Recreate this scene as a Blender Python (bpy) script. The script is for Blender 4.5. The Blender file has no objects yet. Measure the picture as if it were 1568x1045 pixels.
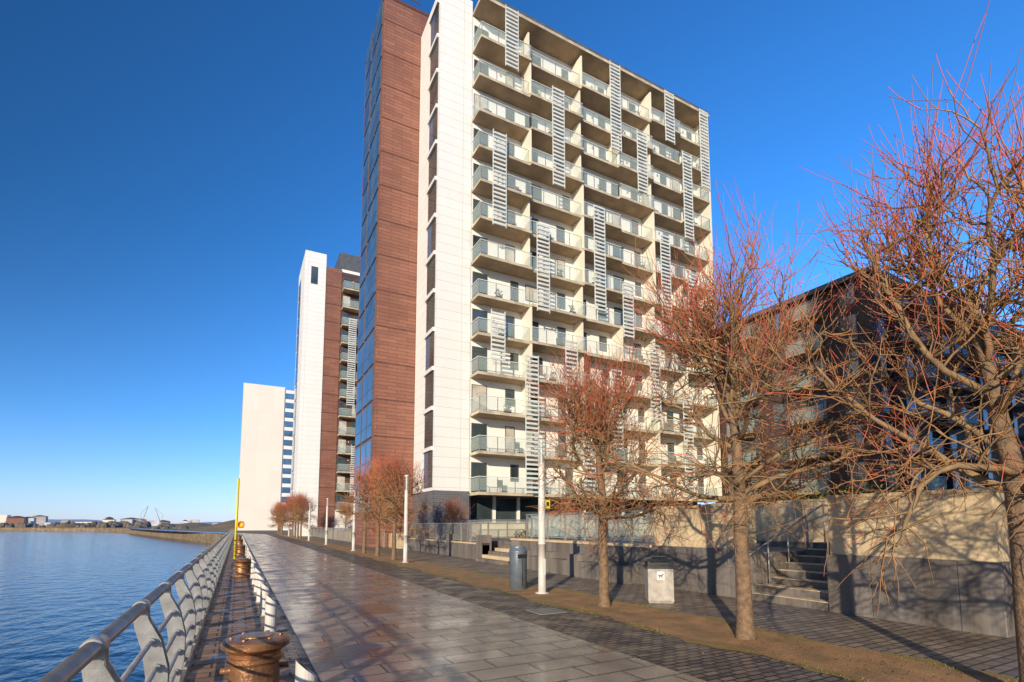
import bpy, math, random
from mathutils import Vector, Matrix
random.seed(7)
S=bpy.context.scene
R=random.random
def U(a,b): return random.uniform(a,b)

# ------------------------------------------------------------------ materials
def nt(m):
    m.use_nodes=True
    t=m.node_tree
    return t,t.nodes,t.links
def mat(name,col,rough=0.6,metal=0.0,nscale=3.0,namt=0.25,bump=0.0,bscale=None,spec=0.5,col2=None):
    m=bpy.data.materials.new(name); t,N,L=nt(m)
    b=N['Principled BSDF']; b.inputs['Roughness'].default_value=rough; b.inputs['Metallic'].default_value=metal
    b.inputs['Specular IOR Level'].default_value=spec
    g=N.new('ShaderNodeNewGeometry')
    n=N.new('ShaderNodeTexNoise'); n.inputs['Scale'].default_value=nscale; n.inputs['Detail'].default_value=6
    L.new(g.outputs['Position'],n.inputs['Vector'])
    mp=N.new('ShaderNodeMapRange'); mp.inputs[1].default_value=.3; mp.inputs[2].default_value=.7
    L.new(n.outputs['Fac'],mp.inputs[0])
    mx=N.new('ShaderNodeMix'); mx.data_type='RGBA'
    c2=col2 if col2 else tuple(min(1,c*(1+namt)) for c in col)
    c1=col if col2 else tuple(c*(1-namt) for c in col)
    mx.inputs[6].default_value=(*c1,1); mx.inputs[7].default_value=(*c2,1)
    L.new(mp.outputs[0],mx.inputs[0]); L.new(mx.outputs[2],b.inputs['Base Color'])
    if bump>0:
        n2=N.new('ShaderNodeTexNoise'); n2.inputs['Scale'].default_value=bscale or nscale*6; n2.inputs['Detail'].default_value=5
        L.new(g.outputs['Position'],n2.inputs['Vector'])
        bp=N.new('ShaderNodeBump'); bp.inputs['Strength'].default_value=bump; bp.inputs['Distance'].default_value=.02
        L.new(n2.outputs['Fac'],bp.inputs['Height']); L.new(bp.outputs[0],b.inputs['Normal'])
    return m
def brickmat(name,c1,c2,mortar,bw,bh,msize,rough=(.5,.8),vert=False,bump=.4,dirt=.35,rscale=.5,offset=.5,dist=.01,dirtcol=None,streak=False,spec=.5):
    m=bpy.data.materials.new(name); t,N,L=nt(m); b=N['Principled BSDF']; b.inputs['Specular IOR Level'].default_value=spec
    g=N.new('ShaderNodeNewGeometry')
    sp=N.new('ShaderNodeSeparateXYZ'); L.new(g.outputs['Position'],sp.inputs[0])
    cb=N.new('ShaderNodeCombineXYZ')
    if vert:
        ad=N.new('ShaderNodeMath'); ad.operation='ADD'
        L.new(sp.outputs[0],ad.inputs[0]); L.new(sp.outputs[1],ad.inputs[1])
        L.new(ad.outputs[0],cb.inputs[0]); L.new(sp.outputs[2],cb.inputs[1])
    else:
        L.new(sp.outputs[0],cb.inputs[0]); L.new(sp.outputs[1],cb.inputs[1])
    br=N.new('ShaderNodeTexBrick'); br.offset=offset
    br.inputs['Scale'].default_value=1; br.inputs['Brick Width'].default_value=bw; br.inputs['Row Height'].default_value=bh
    br.inputs['Mortar Size'].default_value=msize; br.inputs['Mortar Smooth'].default_value=.2
    br.inputs['Color1'].default_value=(*c1,1); br.inputs['Color2'].default_value=(*c2,1); br.inputs['Mortar'].default_value=(*mortar,1)
    L.new(cb.outputs[0],br.inputs['Vector'])
    mpp=N.new('ShaderNodeMapping'); L.new(g.outputs['Position'],mpp.inputs[0])
    if streak: mpp.inputs['Scale'].default_value=(1.6,1.6,.12)
    n=N.new('ShaderNodeTexNoise'); n.inputs['Scale'].default_value=rscale; n.inputs['Detail'].default_value=8; n.inputs['Roughness'].default_value=.65
    L.new(mpp.outputs[0],n.inputs['Vector'])
    mp=N.new('ShaderNodeMapRange'); mp.inputs[1].default_value=.35; mp.inputs[2].default_value=.65
    mp.inputs[3].default_value=0; mp.inputs[4].default_value=dirt
    L.new(n.outputs['Fac'],mp.inputs[0])
    mx=N.new('ShaderNodeMix'); mx.data_type='RGBA'; mx.blend_type='MULTIPLY' if dirtcol is None else 'MIX'
    mx.inputs[7].default_value=(.45,.4,.36,1) if dirtcol is None else (*dirtcol,1)
    L.new(mp.outputs[0],mx.inputs[0]); L.new(br.outputs['Color'],mx.inputs[6]); L.new(mx.outputs[2],b.inputs['Base Color'])
    n3=N.new('ShaderNodeTexNoise'); n3.inputs['Scale'].default_value=rscale*1.7; n3.inputs['Detail'].default_value=7
    L.new(g.outputs['Position'],n3.inputs['Vector'])
    mr=N.new('ShaderNodeMapRange'); mr.inputs[1].default_value=.38; mr.inputs[2].default_value=.62
    mr.inputs[3].default_value=rough[0]; mr.inputs[4].default_value=rough[1]
    L.new(n3.outputs['Fac'],mr.inputs[0]); L.new(mr.outputs[0],b.inputs['Roughness'])
    n2=N.new('ShaderNodeTexNoise'); n2.inputs['Scale'].default_value=30; n2.inputs['Detail'].default_value=4
    L.new(g.outputs['Position'],n2.inputs['Vector'])
    hh=N.new('ShaderNodeMath'); hh.operation='MULTIPLY_ADD'; hh.inputs[1].default_value=.25
    iv=N.new('ShaderNodeMath'); iv.operation='SUBTRACT'; iv.inputs[0].default_value=1; L.new(br.outputs['Fac'],iv.inputs[1])
    L.new(n2.outputs['Fac'],hh.inputs[0]); L.new(iv.outputs[0],hh.inputs[2])
    bp=N.new('ShaderNodeBump'); bp.inputs['Strength'].default_value=bump; bp.inputs['Distance'].default_value=dist
    L.new(hh.outputs[0],bp.inputs['Height']); L.new(bp.outputs[0],b.inputs['Normal'])
    return m
def glassmat(name,tint,opac,rough=.03):
    m=bpy.data.materials.new(name); t,N,L=nt(m); b=N['Principled BSDF']
    b.inputs['Base Color'].default_value=(*tint,1); b.inputs['Roughness'].default_value=rough
    b.inputs['Alpha'].default_value=opac; b.inputs['Specular IOR Level'].default_value=.8
    return m
def winmat(name,c1,c2,rough=.04):
    return mat(name,c1,rough,0.0,nscale=.45,col2=c2,spec=1.0)

M=dict(
 path=brickmat('wet_paving',(.42,.33,.25),(.27,.215,.17),(.035,.028,.022),.80,.40,.018,(.13,.40),bump=.4,dirt=.65,rscale=.8,dist=.008,spec=.9),
 setts=brickmat('dark_setts',(.34,.25,.165),(.13,.10,.075),(.02,.017,.014),.22,.11,.014,(.3,.8),bump=1.0,dirt=.5,rscale=1.1,dist=.03),
 pave2=brickmat('block_paving',(.40,.31,.22),(.22,.175,.13),(.05,.04,.03),.30,.15,.014,(.4,.85),bump=.7,dirt=.5,rscale=.9,dist=.012),
 quay=brickmat('quay_paving',(.46,.27,.14),(.28,.17,.10),(.05,.035,.025),.40,.20,.012,(.35,.8),bump=.8,dirt=.55,rscale=1.8,dist=.015),
 earth=mat('earth_strip',(.52,.28,.115),.95,nscale=2.2,col2=(.27,.165,.065),bump=1.0,bscale=38),
 moss=mat('mossy_edge',(.26,.21,.05),.95,nscale=6,col2=(.38,.23,.085),bump=1.0,bscale=60),
 coping=brickmat('granite_coping',(.34,.28,.22),(.27,.23,.19),(.06,.05,.05),3.0,1.2,.012,(.5,.8),bump=.4,dirt=.6,rscale=2),
 ground=mat('ground_grass',(.27,.19,.10),.95,nscale=.12,col2=(.18,.135,.07),bump=.3),
 quaywall=brickmat('quay_wall_stone',(.38,.28,.17),(.25,.19,.12),(.05,.04,.03),.9,.4,.02,(.7,.9),vert=True,dirt=.8),
 granite=brickmat('granite',(.27,.235,.205),(.205,.18,.16),(.07,.06,.055),1.3,1.3,.006,(.5,.8),vert=True,bump=.3,dirt=.9,rscale=1.6,offset=0,streak=True),
 sand=mat('sandstone_render',(.76,.58,.35),.85,nscale=1.6,col2=(.52,.39,.235),bump=.5,bscale=22),
 white=brickmat('white_cladding',(.87,.85,.81),(.84,.82,.78),(.50,.48,.45),3.0,.72,.012,(.5,.7),vert=True,bump=.3,dirt=.08,rscale=.6,offset=0,streak=True),
 render=mat('white_render',(.87,.85,.79),.8,nscale=.5,namt=.03,bump=.1),
 cream=brickmat('cream_cladding',(.84,.77,.66),(.80,.73,.63),(.66,.58,.48),4,6,.02,(.6,.8),vert=True,bump=.1,dirt=.10,rscale=.1,offset=0),
 brick=brickmat('terracotta_cladding',(.33,.14,.09),(.25,.105,.07),(.11,.05,.036),1.5,.29,.016,(.45,.7),vert=True,bump=.5,dirt=.35,rscale=.3,dist=.02),
 brickb=mat('terracotta_band',(.12,.05,.036),.6),
 gbrick=brickmat('grey_brick',(.15,.15,.17),(.10,.10,.115),(.25,.24,.23),.45,.15,.012,(.6,.8),vert=True,bump=.4,dirt=.3),
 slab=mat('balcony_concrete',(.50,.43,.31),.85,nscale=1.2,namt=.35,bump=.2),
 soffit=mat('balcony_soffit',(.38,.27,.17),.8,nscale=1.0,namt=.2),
 part=mat('balcony_partition',(.80,.74,.60),.8,nscale=.6,namt=.08),
 frame=mat('window_frame',(.10,.105,.11),.45,nscale=2),
 wframe=mat('pale_metal',(.66,.69,.66),.4,metal=.0,nscale=2,namt=.1),
 galv=mat('galvanised_steel',(.43,.41,.375),.40,metal=.5,nscale=9,namt=.25,bump=.08),
 stain=mat('steel_handrail',(.58,.46,.34),.30,metal=.85,nscale=6,namt=.2),
 alu=mat('painted_grey_column',(.66,.61,.55),.45,metal=.0,nscale=4,namt=.10),
 bin=mat('bin_blue_grey',(.16,.19,.22),.4,metal=.3,nscale=6,namt=.15),
 binl=mat('bin_light_grey',(.42,.38,.33),.6,nscale=8,namt=.25,bump=.15),
 black=mat('black_plastic',(.025,.025,.028),.4,nscale=8),
 paper=mat('sticker_white',(.75,.75,.73),.5,nscale=5,namt=.03),
 rust=mat('bollard_iron',(.50,.24,.10),.36,metal=.5,nscale=5,col2=(.20,.10,.055),bump=.45,bscale=26),
 yellow=mat('yellow_paint',(.80,.66,.03),.45,nscale=5,namt=.08),
 orange=mat('orange_plastic',(.85,.30,.02),.5,nscale=5,namt=.08),
 slate=brickmat('dark_brick',(.125,.062,.048),(.085,.045,.038),(.03,.025,.024),.45,.15,.012,(.6,.8),vert=True,bump=.3,dirt=.3),
 roof=mat('dark_roof',(.06,.04,.038),.7,nscale=.7),
 bark=mat('bark',(.30,.185,.10),.9,nscale=14,col2=(.13,.09,.06),bump=1.0,bscale=40),
 limb=mat('limb_bark',(.34,.22,.105),.85,nscale=9,col2=(.18,.12,.07),bump=.5),
 twig=mat('twig_ochre',(.50,.25,.095),.7,nscale=5,col2=(.30,.155,.07)),
 twigr=mat('twig_red',(.78,.17,.08),.6,nscale=4,col2=(.55,.12,.07)),
 leaf=mat('shrub_leaf',(.12,.13,.03),.7,nscale=8,col2=(.06,.08,.02)),
 leafy=mat('shrub_leaf_yellow',(.36,.30,.04),.7,nscale=8,col2=(.2,.19,.03)),
 litter=mat('leaf_litter',(.45,.20,.06),.8,nscale=20,col2=(.20,.09,.035)),
 farb=mat('distant_wall',(.42,.38,.36),.8,nscale=.1),
 farw=mat('distant_pale_wall',(.55,.54,.54),.8,nscale=.1),
 fart=mat('distant_trees',(.17,.14,.115),.95,nscale=.1,col2=(.13,.115,.095)),
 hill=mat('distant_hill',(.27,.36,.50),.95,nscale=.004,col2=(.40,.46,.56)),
 win=winmat('window_glass',(.02,.032,.037),(.08,.105,.11)),
 winb=winmat('window_glass_blue',(.04,.09,.19),(.10,.19,.32)),
 curt=mat('curtain',(.50,.46,.38),.5,nscale=1.5,namt=.3,spec=1.0),
 bglass=glassmat('balcony_glass',(.60,.72,.66),.20),
)
# ------------------------------------------------------------------ mesh builder
class MB:
    def __init__(s): s.v=[];s.f=[];s.m=[];s.sm=[];s.slots=[]
    def mi(s,k):
        if k not in s.slots: s.slots.append(k)
        return s.slots.index(k)
    def face(s,pts,k,smooth=False):
        n=len(s.v); s.v+= [tuple(p) for p in pts]; s.f.append(tuple(range(n,n+len(pts)))); s.m.append(s.mi(k)); s.sm.append(smooth)
    def box(s,x0,x1,y0,y1,z0,z1,k,kb=None):
        n=len(s.v); i=s.mi(k); j=s.mi(kb) if kb else i
        s.v+=[(x0,y0,z0),(x1,y0,z0),(x1,y1,z0),(x0,y1,z0),(x0,y0,z1),(x1,y0,z1),(x1,y1,z1),(x0,y1,z1)]
        for q,mm in (((3,2,1,0),j),((4,5,6,7),i),((0,1,5,4),i),((1,2,6,5),i),((2,3,7,6),i),((3,0,4,7),i)):
            s.f.append(tuple(n+a for a in q)); s.m.append(mm); s.sm.append(False)
    def prism(s,poly,axis,a,b,k):
        def P(p,t):
            return (p[0],t,p[1]) if axis=='y' else ((t,p[0],p[1]) if axis=='x' else (p[0],p[1],t))
        n=len(s.v); c=len(poly); i=s.mi(k)
        s.v+=[P(p,a) for p in poly]+[P(p,b) for p in poly]
        s.f.append(tuple(range(n,n+c))); s.f.append(tuple(range(n+2*c-1,n+c-1,-1))); s.m+=[i,i]; s.sm+=[False]*2
        for q in range(c):
            r=(q+1)%c; s.f.append((n+q,n+r,n+c+r,n+c+q)); s.m.append(i); s.sm.append(False)
    def tube(s,pts,rad,n,k,cap=True,smooth=True):
        i=s.mi(k); base=len(s.v); m=len(pts)
        pts=[Vector(p) for p in pts]
        ref=None
        for a in range(m):
            d=(pts[min(a+1,m-1)]-pts[max(a-1,0)])
            if d.length<1e-9: d=Vector((0,0,1))
            d.normalize()
            if ref is None or abs(ref.dot(d))>.95:
                ref=Vector((1,0,0)) if abs(d.x)<.7 else Vector((0,1,0))
            e=(ref-d*ref.dot(d)).normalized(); g=d.cross(e); ref=e
            r=rad[a] if isinstance(rad,(list,tuple)) else rad
            for q in range(n):
                t=2*math.pi*q/n
                p=pts[a]+e*(math.cos(t)*r)+g*(math.sin(t)*r); s.v.append((p.x,p.y,p.z))
        for a in range(m-1):
            for q in range(n):
                w=(q+1)%n; s.f.append((base+a*n+q,base+a*n+w,base+(a+1)*n+w,base+(a+1)*n+q)); s.m.append(i); s.sm.append(smooth)
        if cap:
            s.f.append(tuple(base+q for q in range(n-1,-1,-1))); s.f.append(tuple(base+(m-1)*n+q for q in range(n))); s.m+=[i,i]; s.sm+=[False]*2
    def lathe(s,c,prof,n,k,smooth=False):
        base=len(s.v); i=s.mi(k)
        for (r,z) in prof:
            for q in range(n):
                t=2*math.pi*q/n; s.v.append((c[0]+r*math.cos(t),c[1]+r*math.sin(t),c[2]+z))
        for a in range(len(prof)-1):
            for q in range(n):
                w=(q+1)%n; s.f.append((base+a*n+q,base+a*n+w,base+(a+1)*n+w,base+(a+1)*n+q)); s.m.append(i); s.sm.append(smooth)
    def build(s,name,loc=None,bevel=0):
        me=bpy.data.meshes.new(name); me.from_pydata(s.v,[],s.f)
        for k in s.slots: me.materials.append(M[k])
        me.polygons.foreach_set('material_index',s.m)
        me.polygons.foreach_set('use_smooth',s.sm)
        me.update()
        o=bpy.data.objects.new(name,me); S.collection.objects.link(o)
        if loc: o.location=loc
        if bevel:
            b=o.modifiers.new('b','BEVEL'); b.width=bevel; b.segments=2; b.limit_method='ANGLE'
        return o
def sheet(name,poly,z,k):
    b=MB(); b.face([(x,y,z) for x,y in poly],k); return b.build(name)

# ------------------------------------------------------------------ terrain, water, paving
import bmesh
def landmass(name,poly,ztop,zbot):
    bm=bmesh.new(); top=[bm.verts.new((x,y,ztop)) for x,y in poly]; bot=[bm.verts.new((x,y,zbot)) for x,y in poly]
    f=bm.faces.new(top); n=len(poly)
    for i in range(n):
        g=bm.faces.new((top[i],top[(i+1)%n],bot[(i+1)%n],bot[i])); g.material_index=1
    bmesh.ops.triangulate(bm,faces=[f]); bmesh.ops.recalc_face_normals(bm,faces=bm.faces)
    me=bpy.data.meshes.new(name); bm.to_mesh(me); me.materials.append(M['ground']); me.materials.append(M['quaywall'])
    o=bpy.data.objects.new(name,me); S.collection.objects.link(o); return o
bank=[(-.80,-120),(-.80,92),(-2.2,104),(-6,125),(-12,155),(-24,206),(-44,290),(-70,362),(-124,406),(-320,450),(-5000,1100),(-5000,9000),(9000,9000),(9000,-120)]
landmass('ground',bank,0,-3)
landmass('opposite_bank',[(-150,-400),(-150,380),(-400,395),(-5000,950),(-5000,-400)],-.3,-3)
wm=bpy.data.materials.new('river_water'); t,N,L=nt(wm); b=N['Principled BSDF']
b.inputs['Base Color'].default_value=(.004,.03,.085,1); b.inputs['Roughness'].default_value=.07; b.inputs['IOR'].default_value=1.33
g=N.new('ShaderNodeNewGeometry'); mpn=N.new('ShaderNodeMapping'); mpn.inputs['Scale'].default_value=(1,.55,1)
L.new(g.outputs['Position'],mpn.inputs[0])
n1=N.new('ShaderNodeTexNoise'); n1.inputs['Scale'].default_value=1.4; n1.inputs['Detail'].default_value=7; L.new(mpn.outputs[0],n1.inputs['Vector'])
bp=N.new('ShaderNodeBump'); bp.inputs['Strength'].default_value=.8; bp.inputs['Distance'].default_value=.16
L.new(n1.outputs['Fac'],bp.inputs['Height']); L.new(bp.outputs[0],b.inputs['Normal'])
M['water']=wm
sheet('river_water',[(-9000,-600),(60,-600),(60,9000),(-9000,9000)],-2.0,'water')
def strip(name,x0,x1,z,k,y0=-30):
    c=[(y0,0),(100,0),(120,-4.5),(150,-12.5),(200,-25),(280,-43)]
    b=MB()
    for i in range(len(c)-1):
        b.face([(x0+c[i][1],c[i][0],z),(x1+c[i][1],c[i][0],z),(x1+c[i+1][1],c[i+1][0],z),(x0+c[i+1][1],c[i+1][0],z)],k)
    return b.build(name)
sheet('plaza_paving',[(-.4,-30),(60,-30),(60,100),(-.4,100)],.004,'pave2')
strip('quay_paving',-.42,.62,.008,'quay')
strip('setts_band',.62,.86,.012,'setts')
strip('promenade_path',.87,4.55,.012,'path')
strip('setts_band',4.56,5.95,.012,'setts')
def wavy(name,xa,xb,z,k,s0,amp=1):
    b=MB(); ys=[-30+i*.25 for i in range(560)]
    def ex(y,s): return amp*(.10*math.sin(y*1.7+s)+.07*math.sin(y*4.1+s*2)+.04*math.sin(y*11+s))
    for i in range(len(ys)-1):
        b.face([(xa+ex(ys[i],s0),ys[i],z),(xb+ex(ys[i],s0+2),ys[i],z),(xb+ex(ys[i+1],s0+2),ys[i+1],z),(xa+ex(ys[i+1],s0),ys[i+1],z)],k)
    b.build(name)
wavy('moss_edge',5.93,7.62,.016,'moss',1)
wavy('earth_planting_strip',6.05,7.45,.020,'earth',0)
b=MB(); b.box(-.80,-.42,-30,92,-.35,.05,'coping'); b.build('quay_coping',bevel=.02)
b=MB()
for i in range(2600):
    x=random.gauss(6.7,.55) if R()<.8 else U(-.3,9.8); y=U(1,26); s=U(.010,.026); a=U(0,6.3); z=.026+U(0,.012)
    pts=[(x+s*math.cos(a+q),y+s*math.sin(a+q)*.8,z+U(-.004,.008)) for q in (0,1.7,3.1,4.6)]
    b.face(pts,'litter' if R()<.8 else 'leafy')
b.build('leaf_litter')
b=MB()
for i in range(3500):
    y=1+abs(random.gauss(0,9)); x=(6.0 if R()<.5 else 7.5)+random.gauss(0,.07)+.1*math.sin(y*1.9); h=U(.01,.03); a=U(0,6.3); w=.005
    if math.sin(y*2.3+x)+math.sin(y*.9)<-.2: continue
    b.face([(x-w*math.cos(a),y-w*math.sin(a),.018),(x+w*math.cos(a),y+w*math.sin(a),.018),(x+U(-.02,.02),y+U(-.02,.02),.018+h)],'leafy' if R()<.6 else 'leaf')
b.build('grass_tufts')
# cast iron access cover in the paving
b=MB(); b.box(5.1,5.7,8.4,9.0,.012,.020,'galv'); 
for q in range(5):
    for r2 in range(5): b.box(5.14+q*.11,5.22+q*.11,8.44+r2*.11,8.52+r2*.11,.020,.025,'frame')
b.build('access_cover')

# ------------------------------------------------------------------ railing
b=MB()
ry0,ry1=-3.6,91
b.tube([(-.575,ry0,1.12),(-.575,ry1,1.12)],.038,14,'stain')
RL=((.16,-.49),(.34,-.45),(.52,-.44),(.70,-.46),(.88,-.50))
for z,x in RL: b.tube([(x,ry0,z),(x,ry1,z)],.018,8,'galv')
y=-3.6
while y<ry1:
    for dy in (-.055,.04):
        pr=[(-.74,.05),(-.48,.05),(-.42,.2),(-.385,.45),(-.39,.68),(-.44,.88),(-.525,1.04),(-.53,1.10),(-.62,1.10),(-.60,.98),(-.55,.82),(-.52,.64),(-.53,.46),(-.59,.25),(-.70,.14)]
        b.prism(pr,'y',y+dy,y+dy+.016,'galv')
    b.box(-.76,-.44,y-.10,y+.10,.05,.07,'galv')
    for z,x in RL: b.tube([(x,y-.085,z),(x,y+.085,z)],.030,8,'galv')
    b.tube([(-.575,y-.07,1.12),(-.575,y+.07,1.12)],.048,14,'galv')
    y+=1.35
b.build('quay_railing')
def bollard(x,y):
    b=MB()
    prof=[(0,0),(.33,0),(.33,.04),(.27,.06),(.235,.10),(.225,.30),(.235,.325),(.262,.335),(.262,.375),(.235,.385),(.24,.42),(.29,.455),(.315,.47),(.318,.515),(.30,.54),(.25,.556),(.16,.565),(.155,.575),(0,.578)]
    b.lathe((0,0,0),prof,64,'rust')
    for q in range(6):
        t=q*math.pi/3; b.lathe((.225*math.cos(t),.225*math.sin(t),.553),[(.022,0),(.022,.018),(0,.019)],8,'rust')
    b.tube([(-.31,0,.25),(.31,0,.25)],.03,8,'rust')
    return b.build('mooring_bollard',(x,y,.008))
for yy in (5.95,19.5,33,46.5,60): bollard(.22,yy)
def lowpost(x,y):
    b=MB(); n=20; r=.085
    bot=[(r*math.cos(2*math.pi*q/n),r*math.sin(2*math.pi*q/n),0) for q in range(n)]
    top=[(p[0],p[1],.54-p[0]*.9) for p in bot]
    for q in range(n):
        w=(q+1)%n; b.face([bot[q],bot[w],top[w],top[q]],'alu',False)
    b.face([(p[0]*.8,p[1]*.8,p[2]+.001) for p in top],'black'); b.face([(p[0],p[1],p[2]-.002) for p in top],'alu')
    b.lathe((0,0,0),[(.12,0),(.12,.012),(.07,.014)],16,'galv')
    return b.build('low_steel_bollard',(x,y,.012))
lowpost(.54,4.5)
yy=8.9
while yy<60: lowpost(.52,yy); yy+=1.9
b=MB(); b.tube([(0,0,0),(0,0,4.0)],.055,12,'yellow'); b.lathe((0,0,0),[(.14,0),(.14,.03),(.06,.04)],16,'yellow')
b.box(.03,.33,-.03,.0,1.54,1.86,'yellow')
ring=[(.19+.14*math.cos(t*math.pi/12),-.07,1.70+.14*math.sin(t*math.pi/12)) for t in range(25)]
b.tube(ring,.038,8,'orange',cap=False)
b.build('lifebuoy_post',(-.05,29,.008))

# ------------------------------------------------------------------ lamp columns, bins
def lamp(x,y,sign=False):
    b=MB()
    b.lathe((0,0,0),[(.17,0),(.17,.03),(.095,.04),(.092,1.2),(.10,1.2),(.10,1.24),(.088,1.25),(.08,3.25)],24,'alu',True)
    b.lathe((0,0,0),[(.095,3.25),(.095,3.30),(.085,3.31),(.085,3.86)],24,'bglass',True)
    b.lathe((0,0,0),[(.03,3.25),(.03,3.86)],10,'wframe')
    b.lathe((0,0,0),[(.10,3.86),(.10,3.93),(.03,3.95),(0,3.95)],20,'alu')
    b.box(-.045,.045,-.100,-.09,.45,.85,'wframe')
    if sign:
        b.box(.09,.23,-.03,.03,2.1,2.32,'yellow'); b.box(.12,.20,-.034,-.03,2.16,2.26,'black')
    b.build('lamp_column',(x,y,.01))
for i,yy in enumerate((-.8,10.97,22.7,34.4,46,58,70,82)): lamp(6.7,yy,i==1)
b=MB()
b.lathe((0,0,0),[(.21,0),(.21,.03),(.225,.04),(.235,.95)],36,'bin',True)
b.lathe((0,0,0),[(.235,.95),(.245,.96),(.245,1.0),(.20,1.08),(.19,1.12),(.10,1.13),(.10,1.05)],36,'bin')
b.box(-.13,.13,-.252,-.22,.82,.92,'black')
b.box(-.005,.005,-.245,-.22,.1,.8,'black')
b.build('cylindrical_litter_bin',(6.62,12.05,.01))
b=MB()
def frus(b,w0,d0,w1,d1,z0,z1,k):
    p=[(-w0,-d0,z0),(w0,-d0,z0),(w0,d0,z0),(-w0,d0,z0),(-w1,-d1,z1),(w1,-d1,z1),(w1,d1,z1),(-w1,d1,z1)]
    for q in ((3,2,1,0),(4,5,6,7),(0,1,5,4),(1,2,6,5),(2,3,7,6),(3,0,4,7)): b.face([p[a] for a in q],k)
frus(b,.25,.25,.28,.28,0,.06,'binl'); frus(b,.27,.27,.27,.27,.06,.74,'binl')
frus(b,.29,.29,.29,.29,.74,.80,'black')
for sx in(-1,1):
    for sy in(-1,1): b.box(sx*.24-.03,sx*.24+.03,sy*.24-.03,sy*.24+.03,.80,.90,'black')
b.box(-.2,.2,-.2,.2,.80,.895,'black')
frus(b,.30,.30,.27,.27,.90,.95,'black'); frus(b,.20,.20,.14,.14,.95,.99,'black')
b.box(-.08,.08,-.275,-.27,.50,.68,'paper')
b.box(-.04,.035,-.278,-.275,.575,.605,'black'); b.box(-.04,-.025,-.278,-.275,.53,.575,'black'); b.box(.02,.035,-.278,-.275,.53,.575,'black')
b.box(.03,.06,-.278,-.275,.60,.63,'black'); b.box(-.055,-.04,-.278,-.275,.595,.62,'black')
o=b.build('dog_waste_bin',(8.3,8.63,.006),bevel=.008); o.rotation_euler=(0,0,math.radians(-35))

# ------------------------------------------------------------------ terrace walls and steps
def seg(name,x0,x1,y0,y1,base=1.12,top=2.28):
    b=MB(); b.box(x0,x1,y0,y1,-.1,base,'granite'); b.box(x0+.05,x1-.05,y0+.05,y1-.05,base,top-.07,'sand')
    b.box(x0+.03,x1-.03,y0+.03,y1-.03,top-.07,top,'sand')
    return b.build(name,bevel=.012)
seg('terrace_wall',10.3,10.85,3.45,6.1)
seg('terrace_wall',10.3,10.85,7.95,10.95,top=2.2)
b=MB()
b.box(10.86,16,3.45,6.09,-.1,1.12,'granite'); b.box(10.86,10.9,3.5,6.0,1.12,1.9,'sand')
b.build('planter_wall')
seg('step_side_wall',10.9,14.3,5.75,6.08,top=1.9)
seg('garden_wall',14.3,14.7,6.2,12.6,base=1.2,top=2.42)
b=MB()
for i in range(8):
    b.box(10.35+i*.36,14.5,6.11,7.94,i*.155-.1,(i+1)*.155,'granite'); b.box(10.33+i*.36,10.66+i*.36,6.11,7.94,(i+1)*.155,(i+1)*.155+.02,'sand')
b.build('stone_steps',bevel=.008)
b=MB()
yy=7.85
b.tube([(10.25,yy,.0),(10.25,yy,.98),(13.2,yy,2.2),(14.2,yy,2.2)],.022,8,'galv')
for i in range(1,5): b.tube([(10.25+i*.75,yy,.3*i),(10.25+i*.75,yy,.98+.31*i)],.018,8,'galv')
b.build('stair_handrail')
b=MB()
b.box(10.86,60,7.96,19.4,-.1,1.05,'granite'); b.box(14.5,60,3.0,7.95,-.1,1.05,'granite')
b.box(11.5,60,19.4,33.9,-.1,.9,'granite')
b.build('raised_terrace')
b=MB()
b.box(10.3,10.86,10.96,19.4,-.1,1.05,'granite'); b.box(9.85,10.3,11.6,18.2,-.1,.5,'granite')
for yy in (12.3,14,15.7,17.4): b.box(9.80,10.35,yy,yy+.45,.0,.72,'granite')
b.box(10.26,10.9,10.96,19.4,1.05,1.13,'sand')
b.build('low_granite_wall',bevel=.012)
def fence(name,x,y0,y1,z0,z1,glass=True,step=1.25):
    b=MB(); y=y0
    b.box(x-.03,x+.03,y0,y1,z1,z1+.05,'galv'); b.box(x-.02,x+.02,y0,y1,z0+.06,z0+.10,'galv')
    while y<y1+.01:
        b.box(x-.035,x+.035,y-.03,y+.03,z0,z1,'galv')
        if glass and y+step<y1+.1: b.box(x-.006,x+.006,y+.05,y+step-.05,z0+.12,z1-.03,'bglass')
        if not glass:
            k=1
            while k<9: b.box(x-.012,x+.012,y+k*step/9-.01,y+k*step/9+.01,z0+.10,z1,'galv'); k+=1
        y+=step
    return b.build(name)
def fencex(name,y,x0,x1,z0,z1,step=1.25):
    b=MB(); x=x0
    b.box(x0,x1,y-.03,y+.03,z1,z1+.05,'galv'); b.box(x0,x1,y-.02,y+.02,z0+.06,z0+.10,'galv')
    while x<x1+.01:
        b.box(x-.03,x+.03,y-.035,y+.035,z0,z1,'galv')
        if x+step<x1+.1: b.box(x+.05,x+step-.05,y-.006,y+.006,z0+.12,z1-.03,'bglass')
        x+=step
    return b.build(name)
fence('glass_balustrade',11.0,11.3,19.3,1.13,2.1)
fencex('glass_balustrade',19.3,11.05,24,1.1,2.1)
b=MB()
for i in range(6): b.box(9.9+i*.34,12.2,19.5,22.2,i*.15-.1,(i+1)*.15,'sand' if i%2 else 'granite')
b.build('entrance_steps')
b=MB(); b.box(10.3,10.7,22.3,34.6,-.1,.75,'granite'); b.box(10.27,10.73,22.3,34.6,.75,.82,'sand')
for yy in (22.3,26.4,30.5): b.box(10.2,10.8,yy,yy+.5,-.1,1.2,'granite')
b.build('low_granite_wall',bevel=.01)
fence('steel_fence',10.5,22.9,34.6,.82,1.75,glass=False)
fencex('steel_fence',27,11.6,24,.9,1.9)
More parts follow.
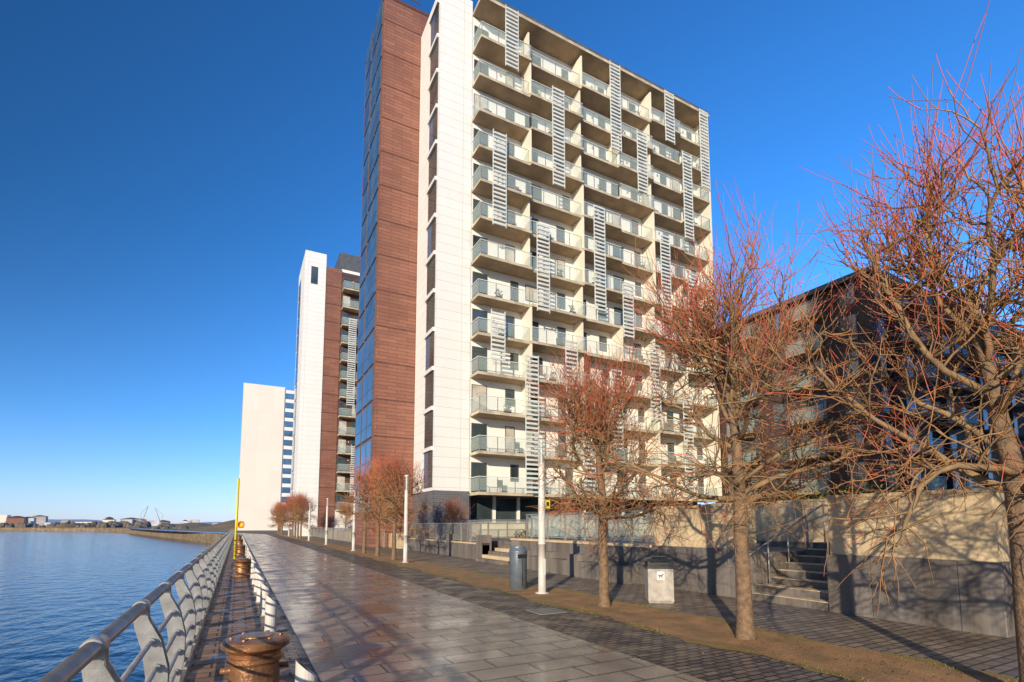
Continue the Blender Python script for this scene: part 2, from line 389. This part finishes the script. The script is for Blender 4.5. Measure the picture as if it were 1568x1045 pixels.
b=MB(); b.box(12.5,30,28.4,28.8,.8,1.75,'sand'); b.box(12.4,30.1,28.35,28.85,1.75,1.83,'granite'); b.build('boundary_wall')
fencex('steel_fence',30.5,11.6,39,.9,2.0)
b=MB()
b.box(10.2,10.6,36,52,-.1,1.1,'sand'); b.box(10.2,10.6,56,80,-.1,1.0,'sand'); b.box(10.15,10.65,36,52,1.1,1.18,'granite')
b.build('boundary_wall')
fence('steel_fence',9.6,38,80,0,1.3,glass=False,step=2.0)

# ------------------------------------------------------------------ balconies
def ladder(b,x,y,z0,z1,w=.55):
    for sx in(-w,w): b.box(x+sx-.025,x+sx+.025,y-.05,y+.03,z0,z1,'wframe')
    z=z0+.1
    while z<z1-.1:
        b.box(x-w+.03,x+w-.03,y-.07,y+.02,z,z+.15,'wframe'); z+=.34
def balconies(b,edges,yw,floors,fh,ladders,depth=1.65,lod=0):
    rnd=random.Random(5)
    for k,f in enumerate(floors):
        for i in range(len(edges)-1):
            x0,x1=edges[i],edges[i+1]
            p=depth-(0 if (i+k//3)%2==0 else .30); yf=yw-p
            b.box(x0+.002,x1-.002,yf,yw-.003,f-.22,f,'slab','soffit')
            b.box(x0+.02,x1-.02,yf+.03,yf+.08,f+1.05,f+1.10,'wframe')
            n=max(2,int(round((x1-x0)/1.3)))
            for q in range(n+1):
                xx=x0+.06+(x1-x0-.12)*q/n
                b.box(xx-.025,xx+.025,yf+.035,yf+.075,f,f+1.05,'galv')
                if q<n: b.box(xx+.05,xx+(x1-x0-.12)/n-.05,yf+.05,yf+.06,f+.10,f+1.0,'bglass')
            for xe,on in ((x0+.04,i==0),(x1-.04,i==len(edges)-2)):
                if on:
                    b.box(xe-.02,xe+.02,yf+.08,yw,f+1.05,f+1.10,'wframe'); b.box(xe-.005,xe+.005,yf+.12,yw-.05,f+.1,f+1.0,'bglass')
            if i>0 and (i%2==0 or rnd.random()<.25):
                b.box(x0-.06,x0+.06,yf+.15,yw-.003,f+.002,f+fh-.225,'part')
            w=x1-x0; layout=rnd.random()
            units=[(.3,.3+w*.24),(w*.66,w*.66+.8)] if layout<.5 else [(.35,.35+w*.30),(w-1.05,w-.35)]
            if i==0: units[0]=(.12,1.35)
            for (a,c) in units:
                tall= rnd.random()<.6 or a<.2
                zb=f+.05 if tall else f+.95
                zt=f+2.25
                b.box(x0+a,x0+c,yw-.05,yw+.01,zb,zt,'frame')
                m=max(1,int((c-a)/.8)); ww=(c-a)/m
                for q in range(m):
                    kk='curt' if rnd.random()<.18 else 'win'
                    b.box(x0+a+q*ww+.05,x0+a+(q+1)*ww-.05,yw-.06,yw-.04,zb+.06,zt-.06,kk)
            if rnd.random()<.5:
                b.lathe((x0+w*.55,yw-.07,f+1.9),[(0,-.09),(.08,-.06),(.08,.06),(0,.09)],8,'galv')
            if lod==0 and rnd.random()<.6:
                xx=x0+rnd.uniform(.5,w-1); yy=yf+.4
                if rnd.random()<.5:
                    b.box(xx,xx+.5,yy,yy+.3,f+.002,f+.35,'black')
                    for j in range(30):
                        c=Vector((xx+rnd.uniform(0,.5),yy+rnd.uniform(0,.3),f+.35+rnd.uniform(0,.5))); s=.09
                        b.face([c+Vector((-s,0,0)),c+Vector((0,-s*.6,s)),c+Vector((s,0,.02))],'leaf')
                else:
                    b.box(xx,xx+.45,yy,yy+.45,f+.42,f+.46,'frame'); b.box(xx,xx+.45,yy+.42,yy+.46,f+.46,f+.95,'frame')
                    for q in(0,.41):
                        for w2 in(0,.41): b.box(xx+q,xx+q+.04,yy+w2,yy+w2+.04,f+.002,f+.42,'frame')
    for (x,z0,z1) in ladders: ladder(b,x,yw-depth-.06,z0,z1)

# ------------------------------------------------------------------ main tower
b=MB()
yw=34.1; floors=[4.0+2.9*k for k in range(13)]; edges=[14.7,19.1,24.1,28.0,31.9,35.5,39.1]
b.box(14.65,39.3,yw,48,3.9,41.78,'render')
b.box(14.66,39.2,yw+1.2,47.9,0,3.9,'gbrick')
b.box(14.75,39.2,yw+1.1,yw+1.2,1.1,3.7,'win')
for q in range(12): b.box(15+q*2.1,15.2+q*2.1,yw+.9,yw+1.1,0,3.9,'render')
b.box(14.68,39.35,yw-1.75,48,41.80,42.05,'slab','soffit'); b.box(14.7,39.3,yw-1.7,yw-1.55,42.05,42.35,'frame')
b.box(39.15,39.28,yw-1.65,yw-.01,4.0,41.79,'part')
LD=[(18.2,38.6,44),(22.7,29.9,38.8),(29.0,35.4,44),(35.8,38.7,44),(40.6,35.5,44),(17.1,24.8,32.7),(32.1,32.3,38.5),(38,29.4,38.4),(21.1,18.7,26.2),(26.9,19.9,29.4),(34.7,20.8,29.1),(30,18.1,23),(17,14,18),(20,4,15),(23.8,8,17),(38.2,20,26),(28.5,8,15),(33,11,18),(37,5,14),(25.5,4,9)]
LD=[(x*.95,(z0-1.7)*.957+1.7,(z1-1.7)*.957+1.7) for x,z0,z1 in LD]
balconies(b,edges,yw,floors,2.9,LD)
b.box(12.0,14.648,yw-.06,38.9,4.1,43.0,'white'); b.box(11.97,14.645,yw-.09,38.88,0,4.1,'gbrick')
for k in range(13):
    f=4.35+2.9*k
    b.box(11.96,12.0,34.4,36.2,f,f+2.6,'frame')
    b.box(11.945,11.96,34.46,35.28,f+.06,f+2.54,'win'); b.box(11.945,11.96,35.36,36.14,f+.06,f+2.54,'win' if k%3 else 'winb')
    b.box(11.82,11.999,34.3,36.3,f+2.61,f+2.89,'white')
b.box(8.86,16,38.95,46.1,0,45.3,'brick')
b.box(8.82,16.05,38.91,46.14,45.3,45.55,'brickb')
for k in range(16):
    f=2.6+2.9*k
    b.box(8.84,12.0,38.93,38.96,f,f+.10,'brickb')
    if f<44:
        for (y0,y1) in ((39.5,41.2),(41.3,43.0),(43.4,45.6)):
            b.box(8.80,8.87,y0,y1,f+.05,f+2.75,'frame'); b.box(8.785,8.80,y0+.06,y1-.06,f+.12,f+1.0,'winb'); b.box(8.785,8.80,y0+.06,y1-.06,f+1.08,f+2.68,'winb')
b.box(16,36,38.95,47,42.1,43.2,'frame')
b.build('apartment_tower')

# ------------------------------------------------------------------ second tower
b=MB(); y2=82
b.box(7.5,10.6,y2,92,0,44.2,'white'); b.box(10.602,13.0,y2+.1,92,0,42.3,'brick'); b.box(13.002,31,y2+.2,96,0,42.5,'render')
b.box(12.9,31,y2+2,94,42.5,46.2,'frame'); b.box(7.48,7.52,y2+3,91,0,1,'granite')
for k in range(13):
    f=4.4+2.9*k
    b.box(7.44,7.5,y2+5.5,y2+8.5,f,f+2.6,'frame'); b.box(7.42,7.44,y2+5.6,y2+8.4,f+.1,f+2.5,'winb')
    b.box(10.6,13.0,y2+.07,y2+.11,f,f+.12,'brickb')
b.box(8.4,9.4,y2-.03,y2+.01,39.0,41.8,'win')
b.box(13.0,31,y2+.15,y2+.2,4,42.0,'slate')
balconies(b,[13.1,16.2,19.6,24],y2+.15,[4+2.9*k for k in range(13)],2.9,[(14.6,20,34),(17.4,26,38),(15.5,6,14)],lod=1)
b.build('apartment_tower')
b=MB(); y3=172
b.box(-.2,11.3,y3,y3+16,0,44.5,'cream'); b.box(11.302,24,y3+.3,y3+15,0,43.8,'white')
for k in range(14):
    f=2+2.95*k
    b.box(11.6,15.6,y3+.2,y3+.31,f+.6,f+2.4,'winb'); b.box(-.25,-.2,y3+4,y3+12,f+.6,f+2.4,'winb')
b.build('apartment_block')
# ------------------------------------------------------------------ dark apartment block and added shade block
def darkblock(X0,X1,Y0,Y1,ZT,nf,name,seed):
    b=MB()
    b.box(X0,X1,Y0,Y1,0,ZT,'slate')
    rf=[(X0-.6,Y0-.6,ZT),(X1+1,Y0-.6,ZT),(X1+1,Y1+.5,ZT),(X0-.6,Y1+.5,ZT)]
    ym=(Y0+Y1)/2; rp=[(X0+6,ym,ZT+1.6),(X1-4,ym,ZT+1.6)]
    b.face([rf[0],rf[1],rp[1],rp[0]],'roof'); b.face([rf[1],rf[2],rp[1]],'roof'); b.face([rf[2],rf[3],rp[0],rp[1]],'roof'); b.face([rf[3],rf[0],rp[0]],'roof'); b.face(rf,'roof')
    b.box(X0-.6,X1+1,Y0-.62,Y0-.58,ZT-.3,ZT+.1,'frame'); b.box(X0-.64,X0-.6,Y0-.58,Y1,ZT-.3,ZT+.1,'frame')
    rr=random.Random(seed)
    for k in range(nf):
        f=1.3+2.75*k
        x=X0+1; i=0
        while x<X1-2:
            w=2.0 if i%2 else 1.2
            b.box(x,x+w,Y0-.04,Y0+.01,f+.2,f+2.2,'frame')
            for q in range(2 if i%2 else 1):
                ww=w/(2 if i%2 else 1)
                b.box(x+q*ww+.07,x+(q+1)*ww-.07,Y0-.055,Y0-.04,f+.28,f+2.12,'win' if rr.random()<.6 else ('winb' if rr.random()<.7 else 'curt'))
            if i%2:
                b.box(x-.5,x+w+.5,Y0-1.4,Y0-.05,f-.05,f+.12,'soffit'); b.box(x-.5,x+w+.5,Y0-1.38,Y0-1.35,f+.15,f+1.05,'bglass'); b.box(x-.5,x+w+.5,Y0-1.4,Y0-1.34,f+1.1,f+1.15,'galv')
                if k==0: b.box(x-.72,x-.58,Y0-.6,Y0-.05,0,ZT-.5,'slate')
            x+=w+1.5; i+=1
        y=Y0+.8; i=0
        while y<Y1-2:
            w=2.0 if i%2 else 1.2
            b.box(X0-.04,X0+.01,y,y+w,f+.2,f+2.2,'frame'); b.box(X0-.055,X0-.04,y+.08,y+w/2-.04,f+.28,f+2.12,'winb' if rr.random()<.3 else 'win'); b.box(X0-.055,X0-.04,y+w/2+.04,y+w-.08,f+.28,f+2.12,'win')
            if i%2:
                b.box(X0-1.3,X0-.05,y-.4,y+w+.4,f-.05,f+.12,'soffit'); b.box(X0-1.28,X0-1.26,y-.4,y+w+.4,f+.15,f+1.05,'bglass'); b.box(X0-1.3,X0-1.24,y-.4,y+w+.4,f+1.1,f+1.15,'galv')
            y+=w+1.3; i+=1
    return b.build(name)
darkblock(39.6,78,19.4,33.5,20.0,7,'offscreen_shade_block',3)
darkblock(13,62,-22,-3,31.5,11,'offscreen_shade_block',4)  # added block outside the view, throws shade over the brick block's front

# ------------------------------------------------------------------ shrubs
def shrub(name,x0,x1,y0,y1,z,h,n,k1,k2,s=.05):
    b=MB()
    for i in range(n):
        x=U(x0,x1); y=U(y0,y1)
        hh=h*(.7+.3*math.sin(x*3.1+y*2.3)*math.cos(y*1.9))
        zz=z+hh*math.sqrt(R()); a=U(0,6.3); e=Vector((math.cos(a),math.sin(a),U(-.6,.9)))*s*U(.7,1.6); g=Vector((-math.sin(a),math.cos(a),U(-.4,.4)))*s*.5
        c=Vector((x,y,zz)); b.face([c-e,c+g,c+e,c-g],k1 if R()<.6 else k2)
    return b.build(name)
shrub('evergreen_shrub',14.8,16.2,6.5,12.5,1.05,2.0,7500,'leafy','leaf')
shrub('evergreen_shrub',11,15,3.7,5.6,1.12,1.0,2500,'leafy','leaf')
shrub('hedge',13,38,31,32.2,1.0,1.0,5000,'leaf','leafy',.1)
shrub('hedge',12.5,20,21.2,23.5,.9,.8,2500,'leaf','litter',.08)
shrub('hedge',10.8,12.5,38,60,0,1.6,3500,'leaf','leafy',.12)

# ------------------------------------------------------------------ trees
def make_tree(seed,dens=1.0,W=1.75,thin=1.0):
    rnd=random.Random(seed); b=MB()
    def rv(s): return Vector((rnd.gauss(0,s),rnd.gauss(0,s),rnd.gauss(0,s)))
    def grow(p,d,length,r0,r1,ns,wob,up,sides,k):
        pts=[p.copy()]; ds=[d.copy()]; rad=[r0]
        for i in range(ns):
            d=(d+rv(wob)+Vector((0,0,up))).normalized(); p=p+d*(length/ns)
            pts.append(p.copy()); ds.append(d.copy()); rad.append(r0+(r1-r0)*(i+1)/ns)
        b.tube(pts,rad,sides,k,cap=sides>4,smooth=True)
        return pts,ds,rad
    tp=[Vector((0,0,-.05)),Vector((0,0,.06)),Vector((0,.005,.25)),Vector((.01,.01,.9)),Vector((.0,.02,1.6)),Vector((.01,.0,2.15))]
    b.tube(tp,[.17,.14,.118,.106,.098,.096],16,'bark')
    lead,ld,lr=grow(tp[-1],Vector((0,0,1)),2.2,.092,.035,7,.07,.1,8,'bark')
    nl=17
    for i in range(nl):
        t=i/(nl-1); idx=t*5.5; a=int(idx); fr=idx-a
        p=lead[a].lerp(lead[min(a+1,7)],fr)
        if i<6: p=Vector((0,0,2.0+.06*i))
        az=i*2.399+rnd.uniform(-.3,.3); el=math.radians(8+66*t+rnd.uniform(-8,8))
        d=Vector((math.cos(az)*math.cos(el),math.sin(az)*math.cos(el),math.sin(el)))
        ln=(W*1.02 if t<.6 else W*.85)*rnd.uniform(.85,1.08)
        pts,ds,rad=grow(p,d,ln,.046*(1-.35*t),.015,8,.19,.035,6,'limb')
        ns=int(11*dens)
        for j in range(ns):
            u=.18+.82*(j+rnd.random()*.6)/ns; q=min(7,int(u*8)); f2=min(1,u*8-q)
            sp=pts[q].lerp(pts[q+1],f2)
            if rnd.random()<.15:
                b.tube([sp-ds[q]*.04,sp,sp+ds[q]*.04],[.012,.036,.012],6,'limb',cap=False)
            out=Vector((sp.x,sp.y,0)); out=out.normalized() if out.length>.01 else Vector((1,0,0))
            sd=(ds[q]*.5+rv(.6)+out*.25+Vector((0,0,.25 if t>.3 else -.05))).normalized()
            sl=rnd.uniform(.4,.85)*(1.1-.3*u)
            p2,d2,r2=grow(sp,sd,sl,.015,.0075,5,.26,.04,4,'limb')
            for m in range(int(5.6*dens)):
                w=rnd.randint(1,5); tp0=p2[w]
                td=(d2[w]*.5+rv(.6)+Vector((0,0,.30+.35*t if sp.z>3.0 else -.05))).normalized()
                tl=rnd.uniform(.25,.65)
                p3,d3,r3=grow(tp0,td,tl,.0078*thin,.0045*thin,4,.2,.07 if sp.z>3.0 else -.02,3,'twig' if rnd.random()<.7 else 'limb')
                for mm in range(2):
                    w3=rnd.randint(1,4)
                    td=(d3[w3]*.8+rv(.4)+Vector((0,0,.3 if sp.z>3.0 else -.04))).normalized()
                    tl=rnd.uniform(.2,.5) if sp.z<3.6 else rnd.uniform(.3,.95)
                    top=max(0,min(1,(sp.z-3.0)/1.6))
                    grow(p3[w3],td,tl,.0052*thin,.0028*thin,3,.10,.13 if sp.z>3.2 else 0,3,'twigr' if rnd.random()<.18+.55*top else 'twig')
    return b
protos=[make_tree(11,W=1.95).build('bare_lime_tree',(6.75,5.25,0)),make_tree(23,W=2.1).build('bare_lime_tree',(6.75,2.08,0)),
        make_tree(37,W=1.8,thin=1.1).build('bare_lime_tree',(6.77,8.63,0))]
protos[0].scale=(1.02,1.02,1.02); protos[1].rotation_euler=(0,0,2.0); protos[2].scale=(.95,.95,.91)
farm=make_tree(51,dens=.8,thin=1.8).build('bare_lime_tree',(6.7,24.6,0))
def inst(src,x,y,rz,s):
    o=bpy.data.objects.new('bare_lime_tree',src.data); o.location=(x,y,0); o.rotation_euler=(0,0,rz); o.scale=(s,s,s*U(.92,1.02)); S.collection.objects.link(o)
inst(protos[0],6.75,-1.2,2.5,1)
for yy in (27.9,31.2): inst(farm,6.7,yy,U(0,6),.92)
farm.scale=(.9,.9,.88)
for yy in (66,69.3,72.6,76,95,98,101.5,105): inst(farm,6.7,yy,U(0,6),U(.9,1.05))
for x,yy,s in ((11.4,29,.6),(17.5,26,.55),(12,48,.8),(11.5,64,.8)): inst(farm,x,yy,U(0,6),s)

# ------------------------------------------------------------------ far bank and skyline
b=MB(); rnd=random.Random(9)
def clump(c,sx,sy,sz):
    n=7; ring1=[];ring2=[]
    for q in range(n):
        t=q*2*math.pi/n; k=rnd.uniform(.75,1.2)
        ring1.append((c[0]+sx*k*math.cos(t),c[1]+sy*k*math.sin(t),c[2]+sz*rnd.uniform(.2,.4)))
        k=rnd.uniform(.4,.8); ring2.append((c[0]+sx*k*math.cos(t),c[1]+sy*k*math.sin(t),c[2]+sz*rnd.uniform(.7,.95)))
    tp=(c[0],c[1],c[2]+sz)
    for q in range(n):
        w=(q+1)%n; b.face([ring1[q],ring1[w],ring2[w],ring2[q]],'fart'); b.face([ring2[q],ring2[w],tp],'fart')
        b.face([(ring1[q][0],ring1[q][1],c[2]-.5),(ring1[w][0],ring1[w][1],c[2]-.5),ring1[w],ring1[q]],'fart')
far=[(-24,215),(-44,300),(-70,372),(-124,416),(-320,465),(-900,560)]
for i in range(len(far)-1):
    a=Vector(far[i]); c=Vector(far[i+1]); n=int((c-a).length/ (4 if i>1 else 8))
    for j in range(n):
        p=a.lerp(c,j/n)
        for e in range(4 if i>1 else 1):
            x=p.x+rnd.uniform(2,25); y=p.y+rnd.uniform(4,60); s=rnd.uniform(.9,2.2)*(1+.6*max(0,math.sin(j*.13+i))); clump((x,y,0),s*1.1,s*1.1,s*(1.5 if i>1 else .7))
b.build('distant_treeline')
b=MB()
for i in range(130):
    x=-rnd.uniform(20,1300); y=560+rnd.uniform(0,400)-x*.1; w=rnd.uniform(5,20); h=rnd.uniform(4,8) if rnd.random()<.82 else rnd.uniform(9,14)
    b.box(x,x+w,y,y+10,0,h,rnd.choice(['farb','farw','farb','gbrick','brick','cream']))
    if rnd.random()<.6: b.prism([(x-.5,h+.002),(x+w+.5,h+.002),(x+w/2,h+1.8)],'y',y-.5,y+10.5,'roof')
b.build('distant_buildings')
def crane(x,y,h,lean):
    b=MB()
    b.box(-.8,.8,-.8,.8,0,4,'farb')
    b.tube([(0,0,4),(lean*.7,0,h)],.30,4,'farb'); b.tube([(0,0,4),(-lean*.25,0,h*.6),(lean*.7,0,h)],.15,4,'farb')
    b.build('dockside_crane',(x,y,0))
crane(-82,610,20,6); crane(-74,673,20,-8)
b=MB(); pts=[]; n=120
for i in range(n+1):
    x=-6000+i*70; h=24+12*math.sin(i*.21)+7*math.sin(i*.53+1)+3*math.sin(i*1.3)
    pts.append((x,4200-x*.1,max(8,h)))
for i in range(n):
    a,c=pts[i],pts[i+1]
    b.face([(a[0],a[1]-600,0),(c[0],c[1]-600,0),c,a],'hill',True); b.face([a,c,(c[0],c[1]+900,0),(a[0],a[1]+900,0)],'hill',True)
b.build('distant_hills')
b=MB()
def mound(cx,cy,rx,ry,h):
    n=24; m=8
    for i in range(m):
        for q in range(n):
            def P(i,q):
                r=i/m; t=q*2*math.pi/n; z=h*(math.cos(math.pi*r)+1)/2*(1+.15*math.sin(3*t+cx)); return (cx+rx*r*math.cos(t),cy+ry*r*math.sin(t),z-.05)
            b.face([P(i,q),P(i,q+1),P(i+1,q+1),P(i+1,q)],'ground',True)
mound(4,215,22,40,3.6); mound(-20,330,22,50,2.6); mound(-92,412,10,16,3.2)
b.build('grass_mound')

# ------------------------------------------------------------------ world, sun, camera
EL=math.radians(15.5); AZ=math.radians(224.2)
w=bpy.data.worlds.new('World'); S.world=w; w.use_nodes=True; N=w.node_tree.nodes; L=w.node_tree.links
bg=N['Background']; sky=N.new('ShaderNodeTexSky'); sky.sky_type='NISHITA'; sky.sun_disc=False
sky.sun_elevation=EL; sky.sun_rotation=AZ; sky.air_density=1.0; sky.dust_density=.2; sky.ozone_density=3.0; sky.altitude=200
tc=N.new('ShaderNodeTexCoord'); sp=N.new('ShaderNodeSeparateXYZ'); L.new(tc.outputs['Generated'],sp.inputs[0])
cr=N.new('ShaderNodeValToRGB'); L.new(sp.outputs[2],cr.inputs[0])
e=cr.color_ramp.elements
e[0].position=0; e[0].color=(.42,.50,.88,1)
e[1].position=1; e[1].color=(.12,.38,.64,1)
for p,c in ((.05,(.40,.51,.82,1)),(.18,(.25,.48,.75,1)),(.45,(.15,.42,.67,1))):
    q=cr.color_ramp.elements.new(p); q.color=c
mx=N.new('ShaderNodeMix'); mx.data_type='RGBA'; mx.blend_type='MULTIPLY'; mx.inputs[0].default_value=1
L.new(sky.outputs[0],mx.inputs[6]); L.new(cr.outputs[0],mx.inputs[7])
mr=N.new('ShaderNodeMapRange'); mr.inputs[1].default_value=-.7; mr.inputs[2].default_value=1; mr.inputs[3].default_value=.75; mr.inputs[4].default_value=3.9
L.new(sp.outputs[0],mr.inputs[0])
hz=N.new('ShaderNodeMapRange'); hz.inputs[1].default_value=0; hz.inputs[2].default_value=.35; hz.inputs[3].default_value=1; hz.inputs[4].default_value=0
L.new(sp.outputs[2],hz.inputs[0])
mf=N.new('ShaderNodeMix'); L.new(hz.outputs[0],mf.inputs[0]); L.new(mr.outputs[0],mf.inputs[2]); mf.inputs[3].default_value=2.0
vm=N.new('ShaderNodeVectorMath'); vm.operation='SCALE'; L.new(mx.outputs[2],vm.inputs[0]); L.new(mf.outputs[0],vm.inputs['Scale'])
L.new(vm.outputs[0],bg.inputs['Color']); bg.inputs['Strength'].default_value=.14
sd=Vector((math.sin(AZ)*math.cos(EL),math.cos(AZ)*math.cos(EL),math.sin(EL)))
sl=bpy.data.lights.new('sun','SUN'); sl.energy=5.0; sl.angle=math.radians(.5); sl.color=(1,.86,.65)
so=bpy.data.objects.new('sun',sl); so.rotation_euler=sd.to_track_quat('Z','Y').to_euler(); S.collection.objects.link(so)
cam=bpy.data.cameras.new('camera'); co=bpy.data.objects.new('camera',cam); S.collection.objects.link(co)
cam.sensor_width=36; cam.lens=18.0; cam.shift_y=.133; cam.clip_start=.05; cam.clip_end=20000
co.location=(0,0,1.7); co.rotation_euler=(math.radians(95.3),0,math.radians(-28.1))
S.camera=co
S.view_settings.view_transform='Standard'; S.view_settings.look='None'; S.view_settings.exposure=0
